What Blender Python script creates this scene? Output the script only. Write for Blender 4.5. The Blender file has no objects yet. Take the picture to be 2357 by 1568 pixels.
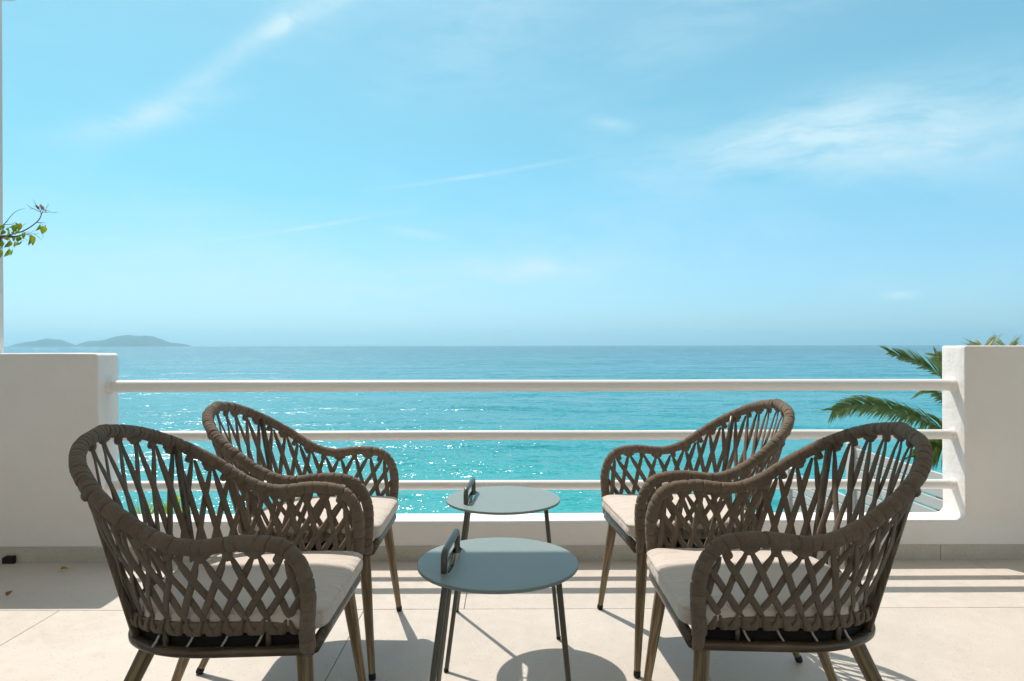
import bpy, math, random
from mathutils import Vector, Matrix, noise
random.seed(7)
S = bpy.context.scene
COL = S.collection
# ------------------------------------------------------------------ camera
HCAM = 1.05
pitch, yaw, roll = math.radians(.41), math.radians(.27), math.radians(.083)
FW = Vector((math.sin(yaw)*math.cos(pitch), math.cos(yaw)*math.cos(pitch), math.sin(pitch)))
RT = Vector((math.cos(yaw), -math.sin(yaw), 0)); UP = RT.cross(FW)
r2 = RT*math.cos(roll) - UP*math.sin(roll); u2 = UP*math.cos(roll) + RT*math.sin(roll)
cam = bpy.data.cameras.new('camera'); cam_o = bpy.data.objects.new('camera', cam); COL.objects.link(cam_o)
cam.sensor_width = 36; cam.lens = 1506/2357*36; cam.clip_start = .05; cam.clip_end = 60000
cam_o.matrix_world = Matrix(((r2.x, u2.x, -FW.x, 0), (r2.y, u2.y, -FW.y, 0), (r2.z, u2.z, -FW.z, HCAM), (0, 0, 0, 1)))
S.camera = cam_o
# ------------------------------------------------------------------ light
TO_SUN = Vector((-.371, .568, 1.)).normalized()
S.view_settings.view_transform = 'Standard'; S.view_settings.look = 'None'
S.view_settings.gamma = 1; S.view_settings.exposure = 0.95; S.view_settings.use_curve_mapping = False
sun = bpy.data.lights.new('sun', 'SUN'); sun.energy = 2.4; sun.angle = math.radians(.53); sun.color = (1, .94, .86)
sun_o = bpy.data.objects.new('sun', sun); COL.objects.link(sun_o)
sun_o.rotation_euler = (-TO_SUN).to_track_quat('-Z', 'Y').to_euler(); sun_o.location = (-4, 6, 12)

class NT:
    """tiny node-tree helper"""
    def __init__(s, tree): s.t = tree; s.n = tree.nodes; s.l = tree.links
    def node(s, typ, **kw):
        n = s.n.new(typ)
        for k, v in kw.items(): setattr(n, k, v)
        return n
    def put(s, sock, v):
        if hasattr(v, 'is_linked') or isinstance(v, bpy.types.NodeSocket): s.l.new(v, sock)
        else:
            if isinstance(v, (tuple, list)) and len(v) == 3 and sock.type == 'RGBA': v = (*v, 1)
            sock.default_value = v
    def math(s, op, a, b=0, c=0, clamp=False):
        n = s.node('ShaderNodeMath', operation=op, use_clamp=clamp)
        s.put(n.inputs[0], a); s.put(n.inputs[1], b); s.put(n.inputs[2], c); return n.outputs[0]
    def mix(s, f, a, b, blend='MIX'):
        n = s.node('ShaderNodeMix', data_type='RGBA', blend_type=blend)
        s.put(n.inputs[0], f); s.put(n.inputs[6], a); s.put(n.inputs[7], b); return n.outputs[2]
    def noise(s, vec, scale, detail=4, rough=.55, dist=0):
        n = s.node('ShaderNodeTexNoise')
        if vec is not None: s.put(n.inputs['Vector'], vec)
        n.inputs['Scale'].default_value = scale; n.inputs['Detail'].default_value = detail
        n.inputs['Roughness'].default_value = rough; n.inputs['Distortion'].default_value = dist
        return n.outputs['Fac']
    def ramp(s, f, stops, interp='LINEAR'):
        n = s.node('ShaderNodeValToRGB'); n.color_ramp.interpolation = interp
        e = n.color_ramp.elements
        while len(e) < len(stops): e.new(.5)
        for el, (p, c) in zip(e, stops):
            el.position = p; el.color = (*c, 1) if isinstance(c, (tuple, list)) else (c, c, c, 1)
        s.put(n.inputs[0], f); return n.outputs[0]
    def maprange(s, v, a, b, c=0, d=1, smooth=False):
        n = s.node('ShaderNodeMapRange', interpolation_type='SMOOTHSTEP' if smooth else 'LINEAR')
        for i, x in enumerate((v, a, b, c, d)): s.put(n.inputs[i], x)
        return n.outputs[0]
    def mapping(s, vec, scale=(1, 1, 1), rot=(0, 0, 0), loc=(0, 0, 0)):
        n = s.node('ShaderNodeMapping'); s.put(n.inputs[0], vec)
        n.inputs['Scale'].default_value = scale; n.inputs['Rotation'].default_value = rot; n.inputs['Location'].default_value = loc
        return n.outputs[0]
    def comb(s, x, y, z):
        n = s.node('ShaderNodeCombineXYZ'); s.put(n.inputs[0], x); s.put(n.inputs[1], y); s.put(n.inputs[2], z); return n.outputs[0]

# ---- world: Nishita sky with thin cirrus
W = bpy.data.worlds.new('World'); S.world = W; W.use_nodes = True
w = NT(W.node_tree); w.n.clear()
sky = w.node('ShaderNodeTexSky', sky_type='NISHITA', sun_disc=False)
sky.sun_elevation = math.asin(TO_SUN.z); sky.sun_rotation = math.atan2(TO_SUN.x, TO_SUN.y)
sky.air_density = 1.0; sky.dust_density = 1.3; sky.ozone_density = 2.0; sky.altitude = 10
tc = w.node('ShaderNodeTexCoord').outputs['Generated']
sep = w.node('ShaderNodeSeparateXYZ'); w.put(sep.inputs[0], tc)
dx, dy, dz = sep.outputs
az = w.math('ARCTAN2', dx, dy)                                     # 0 straight out to sea, + to the right
hyp = w.math('SQRT', w.math('ADD', w.math('MULTIPLY', dx, dx), w.math('MULTIPLY', dy, dy)))
el = w.math('ARCTAN2', dz, hyp)
ae = w.comb(az, el, 0)
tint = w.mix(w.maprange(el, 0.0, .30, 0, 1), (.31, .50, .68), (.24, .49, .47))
tint = w.mix(w.maprange(el, .45, .85, 0, 1), tint, (1.05, 1.0, .92))  # sky above the view lifted to add fill light
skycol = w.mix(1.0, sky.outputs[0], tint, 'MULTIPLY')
# thin high veil: pale at the horizon, turquoise above, brightened overhead for added fill
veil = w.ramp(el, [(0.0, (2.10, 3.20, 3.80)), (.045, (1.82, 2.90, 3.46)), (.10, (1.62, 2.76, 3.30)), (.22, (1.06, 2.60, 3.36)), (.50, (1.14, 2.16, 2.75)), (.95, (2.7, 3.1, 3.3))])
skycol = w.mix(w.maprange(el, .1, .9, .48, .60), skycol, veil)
# milky band toward the horizon, as the photograph's air shows
def blob(cx, cy, rx, ry, ang, soft=1.0):
    """soft elliptical patch of cirrus centred on an azimuth and elevation in degrees"""
    cx, cy, rx, ry = (math.radians(v) for v in (cx, cy, rx, ry)); a = math.radians(ang)
    u = w.math('SUBTRACT', az, cx); v = w.math('SUBTRACT', el, cy)
    p = w.math('DIVIDE', w.math('ADD', w.math('MULTIPLY', u, math.cos(a)), w.math('MULTIPLY', v, math.sin(a))), rx)
    q = w.math('DIVIDE', w.math('SUBTRACT', w.math('MULTIPLY', v, math.cos(a)), w.math('MULTIPLY', u, math.sin(a))), ry)
    d = w.math('ADD', w.math('MULTIPLY', p, p), w.math('MULTIPLY', q, q))
    return w.math('POWER', 2.718, w.math('MULTIPLY', d, -1.0*soft))
warp = w.node('ShaderNodeTexNoise'); w.put(warp.inputs['Vector'], ae); warp.inputs['Scale'].default_value = 7; warp.inputs['Detail'].default_value = 5
wv = w.node('ShaderNodeVectorMath', operation='MULTIPLY_ADD'); w.put(wv.inputs[0], warp.outputs['Color']); wv.inputs[1].default_value = (.07, .045, 0); w.put(wv.inputs[2], ae)
streaks = w.noise(w.mapping(wv.outputs[0], (2.2, 11, 1), (0, 0, math.radians(-9))), 3.2, 8, .62)
fluff = w.noise(w.mapping(wv.outputs[0], (1.5, 3.2, 1), (0, 0, math.radians(8))), 6.0, 8, .6)
diag = w.noise(w.mapping(wv.outputs[0], (3, 10, 1), (0, 0, math.radians(-50))), 3.5, 7, .65)
placed = [
    (blob(28, 15.5, 14, 2.6, 3), streaks, .55), (blob(33, 14.5, 9, 3.4, -12), fluff, .45), (blob(24, 17.0, 8, 1.8, 9), streaks, .45),
    (blob(-23.0, 22.0, 9.5, .8, 40), fluff, .55), (blob(-18.6, 25.2, 2.0, .6, 35), fluff, .6), (blob(-29, 17.0, 5.5, 1.0, 22), diag, .55), (blob(-14, 28, 5, 1.0, 38), diag, .5),
    (blob(1.5, 6.6, 5.5, 1.0, 0), fluff, .75), (blob(-9, 5.2, 14, 2.4, 0), streaks, .35), (blob(-27, 5.5, 14, 3.2, 0), streaks, .35),
    (blob(-3, 14.5, 6.5, .16, 9, .9), streaks, .55), (blob(-17.5, 9.7, 5.6, .14, 12, .9), streaks, .5),
    (blob(9, 18.5, 1.7, .5, -14), fluff, .45), (blob(31, 3.7, 1.1, .3, 0), fluff, .8), (blob(-8, 9.6, 2.4, .35, -8), fluff, .4),
    (blob(20, 27, 17, 3.0, 18), streaks, .25), (blob(8, 9, 16, 5, 0), fluff, .2), (blob(-2, 26, 10, 4, 30), diag, .25)]
cl = None
for b, nz, amt in placed:
    v = w.math('MULTIPLY', w.math('MULTIPLY', b, w.maprange(nz, .22, .66, 0, 1, True)), amt)
    cl = v if cl is None else w.math('ADD', cl, v)
wide = w.maprange(w.noise(w.mapping(wv.outputs[0], (1, 2.6, 1), (0, 0, math.radians(15))), 2.0, 7, .6), .46, .78, 0, .28, True)
cl = w.math('ADD', cl, w.math('MULTIPLY', wide, w.maprange(dz, 0.0, .1, 0, 1)), 0, True)
cl = w.math('MINIMUM', cl, .85)
cloudcol = (2.35, 3.15, 3.45)
skycol = w.mix(cl, skycol, cloudcol)
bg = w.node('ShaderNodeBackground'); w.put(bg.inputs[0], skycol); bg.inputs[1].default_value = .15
out = w.node('ShaderNodeOutputWorld'); w.l.new(bg.outputs[0], out.inputs[0])

# ------------------------------------------------------------------ materials
def material(name, base, rough=.6, spec=.4, build=None):
    m = bpy.data.materials.new(name); m.use_nodes = True
    t = NT(m.node_tree); b = t.n['Principled BSDF']
    b.inputs['Base Color'].default_value = (*base, 1); b.inputs['Roughness'].default_value = rough
    b.inputs['Specular IOR Level'].default_value = spec
    if build: build(t, b)
    return m
def obj_co(t): return t.node('ShaderNodeTexCoord').outputs['Object']
def pos(t): return t.node('ShaderNodeNewGeometry').outputs['Position']
def bump(t, b, h, strength, dist):
    n = t.node('ShaderNodeBump'); t.put(n.inputs['Height'], h); n.inputs['Strength'].default_value = strength; n.inputs['Distance'].default_value = dist
    t.l.new(n.outputs[0], b.inputs['Normal'])
def m_plaster(t, b):
    c = pos(t)
    big = t.noise(c, 1.7, 4); fine = t.noise(c, 14, 5); grit = t.noise(c, 120, 3)
    t.put(b.inputs['Base Color'], t.mix(t.maprange(big, .35, .7), (.81, .755, .715), (.86, .81, .775)))
    bump(t, b, t.math('ADD', t.math('MULTIPLY', fine, 1.0), t.math('MULTIPLY', grit, .12)), .55, .012)
M = {}
M['plaster'] = material('white_plaster', (.8, .77, .73), .75, .25, m_plaster)
def m_paint(t, b):
    c = pos(t); n = t.noise(t.mapping(c, (3, 30, 30)), 2.5, 4)
    t.put(b.inputs['Base Color'], t.mix(n, (.76, .73, .70), (.84, .81, .77))); bump(t, b, t.noise(c, 40, 3), .15, .003)
M['interior'] = material('cream_interior_plaster', (.84, .76, .67), .8, .2)
M['rail_paint'] = material('rail_paint', (.8, .77, .74), .42, .4, m_paint)
def m_stone(c1, c2, specks, sc):
    def f(t, b):
        c = pos(t)
        oi = t.node('ShaderNodeObjectInfo').outputs['Random']
        cloudy = t.noise(c, 2.3, 6, .6); mid = t.noise(c, 19, 5, .6); fine = t.noise(c, 210, 3)
        base = t.mix(t.maprange(t.math('ADD', t.math('MULTIPLY', cloudy, .7), t.math('MULTIPLY', mid, .4)), .35, .75), c1, c2)
        base = t.mix(t.math('MULTIPLY', oi, .35), base, tuple(x*.94 for x in c1))
        vo = t.node('ShaderNodeTexVoronoi'); t.put(vo.inputs['Vector'], c); vo.inputs['Scale'].default_value = sc
        vc = t.node('ShaderNodeSeparateColor'); t.put(vc.inputs[0], vo.outputs['Color'])
        near = t.maprange(vo.outputs['Distance'], .16, .30, 1, 0)
        dark = t.math('MULTIPLY', near, t.math('GREATER_THAN', vc.outputs[0], 1-specks))
        lite = t.math('MULTIPLY', near, t.math('LESS_THAN', vc.outputs[0], specks*.8))
        base = t.mix(t.math('MULTIPLY', dark, .75), base, tuple(x*.45 for x in c1))
        base = t.mix(t.math('MULTIPLY', lite, .6), base, tuple(min(.85, x*1.35) for x in c2))
        vo2 = t.node('ShaderNodeTexVoronoi'); t.put(vo2.inputs['Vector'], c); vo2.inputs['Scale'].default_value = sc*.33
        vc2 = t.node('ShaderNodeSeparateColor'); t.put(vc2.inputs[0], vo2.outputs['Color'])
        d2 = t.math('MULTIPLY', t.maprange(vo2.outputs['Distance'], .09, .16, 1, 0), t.math('GREATER_THAN', vc2.outputs[1], .72))
        base = t.mix(t.math('MULTIPLY', d2, .5), base, tuple(x*.55 for x in c1))
        t.put(b.inputs['Base Color'], base)
        t.put(b.inputs['Roughness'], t.maprange(mid, .3, .7, .38, .60))
        bump(t, b, t.math('ADD', fine, t.math('MULTIPLY', mid, .8)), .12, .002)
    return f
M['tile'] = material('terrazzo_tile', (.5, .45, .39), .5, .35, m_stone((.53, .465, .40), (.635, .57, .505), .12, 130))
M['skirting'] = material('skirting_stone', (.34, .31, .25), .6, .35, m_stone((.49, .445, .38), (.61, .56, .49), .34, 120))
M['joint'] = material('tile_grout', (.38, .34, .30), .9, .2)
def m_weave(t, b):
    c = obj_co(t)
    br = t.node('ShaderNodeTexVoronoi'); t.put(br.inputs['Vector'], c); br.inputs['Scale'].default_value = 620
    n = t.noise(c, 9, 3); n2 = t.noise(c, 320, 2)
    oi = t.node('ShaderNodeObjectInfo').outputs['Random']
    col = t.mix(t.math('ADD', t.math('MULTIPLY', n, .5), t.math('MULTIPLY', oi, .4)), (.155, .114, .082), (.245, .184, .136))
    col = t.mix(t.math('MULTIPLY', t.maprange(n2, .42, .62), .25), col, (.080, .062, .048))
    t.put(b.inputs['Base Color'], col)
    b.inputs['Sheen Weight'].default_value = .14; b.inputs['Sheen Roughness'].default_value = .5
    bump(t, b, t.math('ADD', br.outputs['Distance'], t.math('MULTIPLY', n2, .8)), .6, .0018)
M['strap'] = material('taupe_strap_weave', (.17, .135, .105), .9, .12, m_weave)
def m_wood(t, b):
    c = t.mapping(obj_co(t), (60, 60, 2.2))
    g = t.noise(c, 1.6, 5, .62, .5); g2 = t.noise(t.mapping(obj_co(t), (190, 190, 4)), 1.8, 3)
    v = t.math('ADD', t.math('MULTIPLY', g, .75), t.math('MULTIPLY', g2, .3))
    t.put(b.inputs['Base Color'], t.ramp(v, [(.34, (.050, .033, .017)), (.46, (.125, .085, .044)), (.58, (.25, .18, .10)), (.72, (.37, .29, .18))]))
    t.put(b.inputs['Roughness'], t.maprange(g, .3, .7, .38, .55)); bump(t, b, g2, .12, .001)
M['leg'] = material('brushed_wood_leg', (.2, .15, .09), .45, .4, m_wood)
def m_frame(t, b):
    g = t.noise(t.mapping(obj_co(t), (4, 30, 60)), 1.8, 5, .6, .4)
    t.put(b.inputs['Base Color'], t.ramp(g, [(.32, (.040, .026, .015)), (.52, (.090, .060, .036)), (.72, (.17, .12, .073))])); bump(t, b, g, .08, .001)
M['frame'] = material('dark_wood_frame', (.08, .055, .035), .36, .5, m_frame)
def m_post(t, b):
    g = t.noise(t.mapping(obj_co(t), (60, 60, 2.2)), 1.6, 5, .62, .5)
    t.put(b.inputs['Base Color'], t.ramp(g, [(.34, (.045, .030, .019)), (.52, (.10, .070, .043)), (.72, (.19, .14, .09))]))
M['post'] = material('dark_wood_post', (.08, .055, .035), .4, .5, m_post)
M['black'] = material('black_rubber', (.012, .012, .013), .6, .3)
M['seat_pan'] = material('seat_pan', (.010, .008, .007), .7, .2)  # near-black also gives the added skirt its under-seat shade
M['glint_strip'] = material('cream_glint', (.45, .42, .38), .7, .2)  # pale colour stands in for light through the seat slits
def m_cushion(t, b):
    c = obj_co(t); n = t.noise(c, 5, 4); weave = t.noise(c, 480, 2)
    t.put(b.inputs['Base Color'], t.mix(n, (.59, .505, .44), (.67, .585, .52)))
    sp = t.node('ShaderNodeSeparateXYZ'); t.put(sp.inputs[0], c)
    front = t.maprange(sp.outputs[0], .13, .27, 0, 1, True)
    pk = t.noise(t.mapping(c, (7, 34, 20)), 1.6, 3, .5, .6)
    side = t.maprange(t.math('ABSOLUTE', sp.outputs[1]), .12, .21, 0, .6, True)
    pk2 = t.noise(t.mapping(c, (30, 6, 20)), 1.6, 3, .5, .6)
    soft = t.noise(c, 6, 2)
    h = t.math('ADD', t.math('MULTIPLY', pk, front), t.math('MULTIPLY', pk2, side))
    h = t.math('ADD', h, t.math('ADD', t.math('MULTIPLY', soft, 1.2), t.math('MULTIPLY', weave, .04)))
    b.inputs['Sheen Weight'].default_value = .2
    bump(t, b, h, .9, .012)
M['cushion'] = material('beige_cushion_fabric', (.63, .57, .51), .85, .15, m_cushion)
def m_table(t, b):
    n = t.noise(obj_co(t), 600, 2); n2 = t.noise(obj_co(t), 6, 4)
    t.put(b.inputs['Base Color'], t.mix(n2, (.205, .258, .250), (.232, .285, .275)))
    t.put(b.inputs['Roughness'], t.maprange(n2, .3, .7, .36, .46)); bump(t, b, n, .08, .0006)
M['table_top'] = material('sage_powder_coat', (.25, .29, .28), .4, .45, m_table)
M['table_leg'] = material('olive_metal', (.085, .085, .068), .33, .5, lambda t, b: bump(t, b, t.noise(obj_co(t), 400, 2), .06, .0006))
def m_leaf(ca, cb, cc, trans=.35):
    def f(t, b):
        oi = t.node('ShaderNodeObjectInfo').outputs['Random']; n = t.noise(pos(t), 22, 3)
        col = t.mix(oi, ca, cb); col = t.mix(t.maprange(n, .52, .75), col, cc)
        t.put(b.inputs['Base Color'], col)
        tr = t.node('ShaderNodeBsdfTranslucent'); t.put(tr.inputs[0], t.mix(1.0, col, (1.8, 1.9, .8), 'MULTIPLY'))
        mx = t.node('ShaderNodeMixShader'); mx.inputs[0].default_value = trans
        t.l.new(b.outputs[0], mx.inputs[1]); t.l.new(tr.outputs[0], mx.inputs[2]); t.l.new(mx.outputs[0], t.n['Material Output'].inputs[0])
    return f
M['leaf'] = material('green_leaf', (.06, .11, .02), .4, .5, m_leaf((.075, .15, .018), (.19, .25, .028), (.32, .25, .03), .5))
M['leaf_dry'] = material('dry_leaf', (.25, .15, .08), .7, .2, m_leaf((.26, .15, .08), (.30, .19, .11), (.16, .08, .04), .2))
M['leaf_fallen'] = material('yellow_fallen_leaf', (.3, .2, .04), .6, .3, m_leaf((.34, .22, .03), (.30, .17, .05), (.16, .08, .03), .2))
M['frond'] = material('palm_frond', (.05, .085, .02), .45, .5, m_leaf((.085, .135, .022), (.125, .175, .038), (.26, .25, .09), .4))
M['rachis'] = material('frond_stalk', (.34, .36, .12), .5, .4)
M['spiky'] = material('lime_spiky_leaf', (.15, .25, .03), .45, .5, m_leaf((.20, .33, .03), (.32, .42, .05), (.36, .40, .07), .5))
M['bark'] = material('grey_bark', (.17, .14, .12), .85, .2, lambda t, b: bump(t, b, t.noise(pos(t), 60, 4), .5, .006))
M['twig'] = material('thin_twig', (.20, .14, .12), .8, .2)
def m_trunk(t, b):
    wv_ = t.node('ShaderNodeTexWave', bands_direction='Z'); t.put(wv_.inputs['Vector'], pos(t)); wv_.inputs['Scale'].default_value = 3; wv_.inputs['Distortion'].default_value = 6
    t.put(b.inputs['Base Color'], t.mix(wv_.outputs['Fac'], (.10, .07, .05), (.22, .17, .12))); bump(t, b, wv_.outputs['Fac'], .8, .03)
M['trunk'] = material('palm_trunk_bark', (.16, .12, .09), .9, .2, m_trunk)
M['fence'] = material('pale_fence_paint', (.5, .5, .47), .6, .3, lambda t, b: t.put(b.inputs['Base Color'], t.mix(t.noise(t.mapping(pos(t), (1, 3, 40)), 2, 4), (.47, .465, .44), (.56, .55, .52))))
M['fence_post'] = material('fence_post_paint', (.62, .6, .57), .6, .3)
def m_soil(t, b):
    t.put(b.inputs['Base Color'], t.mix(t.noise(pos(t), 3, 6), (.12, .09, .06), (.28, .24, .17))); bump(t, b, t.noise(pos(t), 8, 6), .8, .1)
M['soil'] = material('garden_soil', (.2, .16, .11), .95, .1, m_soil)
M['sand'] = material('beach_pebbles', (.5, .45, .38), .95, .1, m_soil)
M['island'] = material('island_scrub', (.07, .09, .06), .95, .1, lambda t, b: t.put(b.inputs['Base Color'], t.mix(t.noise(pos(t), .004, 6), (.05, .065, .04), (.13, .125, .09))))
M['hull'] = material('boat_white', (.75, .75, .75), .4, .4)
M['sail'] = material('sail_grey', (.25, .27, .28), .7, .2)
M['glass'] = material('door_glass', (.05, .06, .07), .05, .6)

def m_sea(t, b):
    c = pos(t); sp = t.node('ShaderNodeSeparateXYZ'); t.put(sp.inputs[0], c)
    dist = sp.outputs[1]
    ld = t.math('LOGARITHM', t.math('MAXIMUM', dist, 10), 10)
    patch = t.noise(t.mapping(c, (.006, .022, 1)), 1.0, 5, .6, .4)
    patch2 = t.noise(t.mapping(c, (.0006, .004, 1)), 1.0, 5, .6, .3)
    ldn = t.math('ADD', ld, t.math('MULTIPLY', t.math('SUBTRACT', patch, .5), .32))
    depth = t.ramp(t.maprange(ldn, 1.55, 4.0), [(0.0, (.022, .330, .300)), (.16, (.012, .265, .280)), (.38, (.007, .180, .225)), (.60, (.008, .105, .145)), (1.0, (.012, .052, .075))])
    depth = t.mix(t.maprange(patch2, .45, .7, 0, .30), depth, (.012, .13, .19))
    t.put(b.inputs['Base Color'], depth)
    b.inputs['Roughness'].default_value = .15; b.inputs['IOR'].default_value = 1.33; b.inputs['Specular IOR Level'].default_value = .5
    # wave facets: slopes summed over several sizes of wave
    def slope(sc, rot, amp, det):
        n = t.node('ShaderNodeTexNoise'); t.put(n.inputs['Vector'], t.mapping(c, sc, (0, 0, rot))); n.inputs['Scale'].default_value = 1
        n.inputs['Detail'].default_value = det; n.inputs['Roughness'].default_value = .6; n.inputs['Distortion'].default_value = .3
        v_ = t.node('ShaderNodeVectorMath', operation='SUBTRACT'); t.put(v_.inputs[0], n.outputs['Color']); v_.inputs[1].default_value = (.5, .5, .5)
        m_ = t.node('ShaderNodeVectorMath', operation='MULTIPLY'); t.put(m_.inputs[0], v_.outputs[0]); m_.inputs[1].default_value = (amp, amp*1.3, 0); return m_.outputs[0]
    tot = slope((1.9, 3.6, 1), .25, 1.6, 3)
    for args in (((.48, 1.3, 1), -.2, 1.3, 3), ((.055, .22, 1), .12, 1.0, 4), ((.010, .06, 1), .05, .6, 4)):
        a_ = t.node('ShaderNodeVectorMath', operation='ADD'); t.put(a_.inputs[0], tot); t.put(a_.inputs[1], slope(*args)); tot = a_.outputs[0]
    gust = t.maprange(t.noise(t.mapping(c, (.004, .016, 1)), 1.0, 4, .6), .35, .65, .75, 1.25)
    g_ = t.node('ShaderNodeVectorMath', operation='SCALE'); t.put(g_.inputs[0], tot); t.put(g_.inputs['Scale'], gust)
    up_ = t.node('ShaderNodeVectorMath', operation='ADD'); t.put(up_.inputs[0], g_.outputs[0]); up_.inputs[1].default_value = (0, 0, 1)
    nm = t.node('ShaderNodeVectorMath', operation='NORMALIZE'); t.put(nm.inputs[0], up_.outputs[0]); t.l.new(nm.outputs[0], b.inputs['Normal'])
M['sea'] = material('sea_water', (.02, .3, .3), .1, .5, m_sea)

# ------------------------------------------------------------------ mesh helpers
def mesh(name, V, F, mat, parent=None, smooth=True, sharp=None):
    me = bpy.data.meshes.new(name); me.from_pydata([tuple(v) for v in V], [], F); me.materials.append(mat)
    if smooth: me.shade_smooth()
    if sharp: me.set_sharp_from_angle(angle=math.radians(sharp))
    o = bpy.data.objects.new(name, me); COL.objects.link(o); o.parent = parent
    return o
def empty(name, loc=(0, 0, 0), rz=0, parent=None):
    o = bpy.data.objects.new(name, None); o.empty_display_size = .1; COL.objects.link(o); o.location = loc; o.rotation_euler = (0, 0, rz); o.parent = parent
    return o
def tag(o, label=None, cat=None, group=None, kind=None):
    for k, v in (('label', label), ('category', cat), ('group', group), ('kind', kind)):
        if v: o[k] = v
    return o
class MB:
    def __init__(s): s.V = []; s.F = []
    def add(s, V, F):
        k = len(s.V); s.V += [Vector(v) for v in V]; s.F += [tuple(i+k for i in f) for f in F]
    def box(s, a, b):
        (x0, y0, z0), (x1, y1, z1) = a, b
        s.add([(x0, y0, z0), (x1, y0, z0), (x1, y1, z0), (x0, y1, z0), (x0, y0, z1), (x1, y0, z1), (x1, y1, z1), (x0, y1, z1)],
              [(0, 3, 2, 1), (4, 5, 6, 7), (0, 1, 5, 4), (1, 2, 6, 5), (2, 3, 7, 6), (3, 0, 4, 7)])
    def tube(s, pts, rad, n=10, cap=True, closed=False, up=None):
        pts = [Vector(p) for p in pts]; N = len(pts); rings = []
        prev = None
        for i, p in enumerate(pts):
            t = (pts[(i+1) % N]-pts[i-1]) if closed else (pts[min(i+1, N-1)]-pts[max(i-1, 0)])
            t.normalize()
            if prev is None:
                a = up or (Vector((0, 0, 1)) if abs(t.z) < .9 else Vector((1, 0, 0))); x = (a - t*a.dot(t)).normalized()
            else: x = (prev - t*prev.dot(t)).normalized()
            prev = x; y = t.cross(x)
            r = rad[i] if isinstance(rad, (list, tuple)) else rad
            rx, ry = r if isinstance(r, tuple) else (r, r)
            rings.append([p + x*math.cos(2*math.pi*k/n)*rx + y*math.sin(2*math.pi*k/n)*ry for k in range(n)])
        V = [v for r_ in rings for v in r_]; F = []
        for i in range(N if closed else N-1):
            j = (i+1) % N
            for k in range(n): F.append((i*n+k, i*n+(k+1) % n, j*n+(k+1) % n, j*n+k))
        if cap and not closed: F.append(tuple(reversed(range(n)))); F.append(tuple((N-1)*n+k for k in range(n)))
        s.add(V, F)
    def build(s, name, mat, parent=None, smooth=True, sharp=None): return mesh(name, s.V, s.F, mat, parent, smooth, sharp)
def bevel(o, width, seg=2, ang=35):
    m = o.modifiers.new('bevel', 'BEVEL'); m.width = width; m.segments = seg; m.limit_method = 'ANGLE'; m.angle_limit = math.radians(ang); return o
def catmull(C, n=12):
    C = [Vector(c) for c in C]; C = [2*C[0]-C[1]] + C + [2*C[-1]-C[-2]]; out = []
    for i in range(1, len(C)-2):
        p0, p1, p2, p3 = C[i-1:i+3]
        for k in range(n):
            t = k/n; out.append(.5*((2*p1)+(-p0+p2)*t+(2*p0-5*p1+4*p2-p3)*t*t+(-p0+3*p1-3*p2+p3)*t**3))
    out.append(C[-2]); return out
class Path:
    def __init__(s, P):
        s.P = P; s.s = [0]
        for a, b in zip(P, P[1:]): s.s.append(s.s[-1]+(b-a).length)
        s.L = s.s[-1]
    def at(s, d):
        d = max(0, min(s.L, d)); lo, hi = 0, len(s.s)-1
        while hi-lo > 1:
            m = (lo+hi)//2
            if s.s[m] <= d: lo = m
            else: hi = m
        t = (d-s.s[lo])/max(1e-9, s.s[hi]-s.s[lo]); return s.P[lo].lerp(s.P[hi], t)
    def tan(s, d): return (s.at(d+.004)-s.at(d-.004)).normalized()
def D(px, py, y):
    """world point at depth y seen at a pixel of the 2357 px wide view"""
    X = (px-1178.5)*math.cos(roll) - (py-784)*math.sin(roll); Y = (py-784)*math.cos(roll) + (px-1178.5)*math.sin(roll)
    d = FW + RT*(X/1506) - UP*(Y/1506); return Vector((0, 0, HCAM)) + d*(y/d.y)

# ------------------------------------------------------------------ sea, islands, ground
SEA = -11.0
ys = [16, 25, 40, 70, 130, 260, 600, 1500, 4000, 9000, 14500]; xs = [-14500, -5000, -1500, -400, -100, -30, 0, 30, 100, 400, 1500, 5000, 14500]
V = [(x, y, SEA) for y in ys for x in xs]; n = len(xs)
sea = mesh('sea', V, [(j*n+i, j*n+i+1, (j+1)*n+i+1, (j+1)*n+i) for j in range(len(ys)-1) for i in range(n-1)], M['sea'])
tag(sea, 'turquoise open sea glittering below the terrace, out to the horizon', kind='structure')
def island(prof, Y, depth, label):
    """prof: (px, py) skyline points; a ridge with sloping flanks in front and behind"""
    top = [D(px, py, Y) for px, py in prof]; V = []; F = []
    rows = 11; cols = 60
    for i in range(cols+1):
        u = i/cols*(len(top)-1); k = min(int(u), len(top)-2); p = top[k].lerp(top[k+1], u-k)
        h = max(p.z-SEA, 0) + 1
        for j in range(rows):
            v = j/(rows-1)*2-1
            hh = h*(1-abs(v)**1.5)*(1+(.14*noise.noise(Vector((i*.45, j*.9, Y*.01))) if abs(v) < .95 and v != 0 else 0))
            V.append((p.x, Y + v*depth*(.35+.65*math.sin(math.pi*(i+.5)/(cols+1))), SEA-2+hh+1))
    for i in range(cols):
        for j in range(rows-1): a = i*rows+j; F.append((a, a+rows, a+rows+1, a+1))
    return tag(mesh('island', V, F, M['island']), label, kind='structure')
island([(34, 796.3), (44, 791), (60, 788), (72, 786), (88, 785.5), (100, 781.5), (108, 779), (122, 780.5), (138, 782), (150, 787), (160, 792), (170, 796.3)], 12000, 500, 'smaller hazy island at the left end of the horizon')
island([(187, 796.3), (200, 789), (209, 784.5), (225, 784.5), (245, 783), (262, 779), (280, 772.5), (292, 771), (318, 773.5), (338, 772.5), (350, 774.5), (364, 781), (376, 787), (390, 789), (408, 790.5), (420, 792), (426, 796.3)], 12000, 800, 'larger hazy island with a flat topped hill on the horizon')
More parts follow.
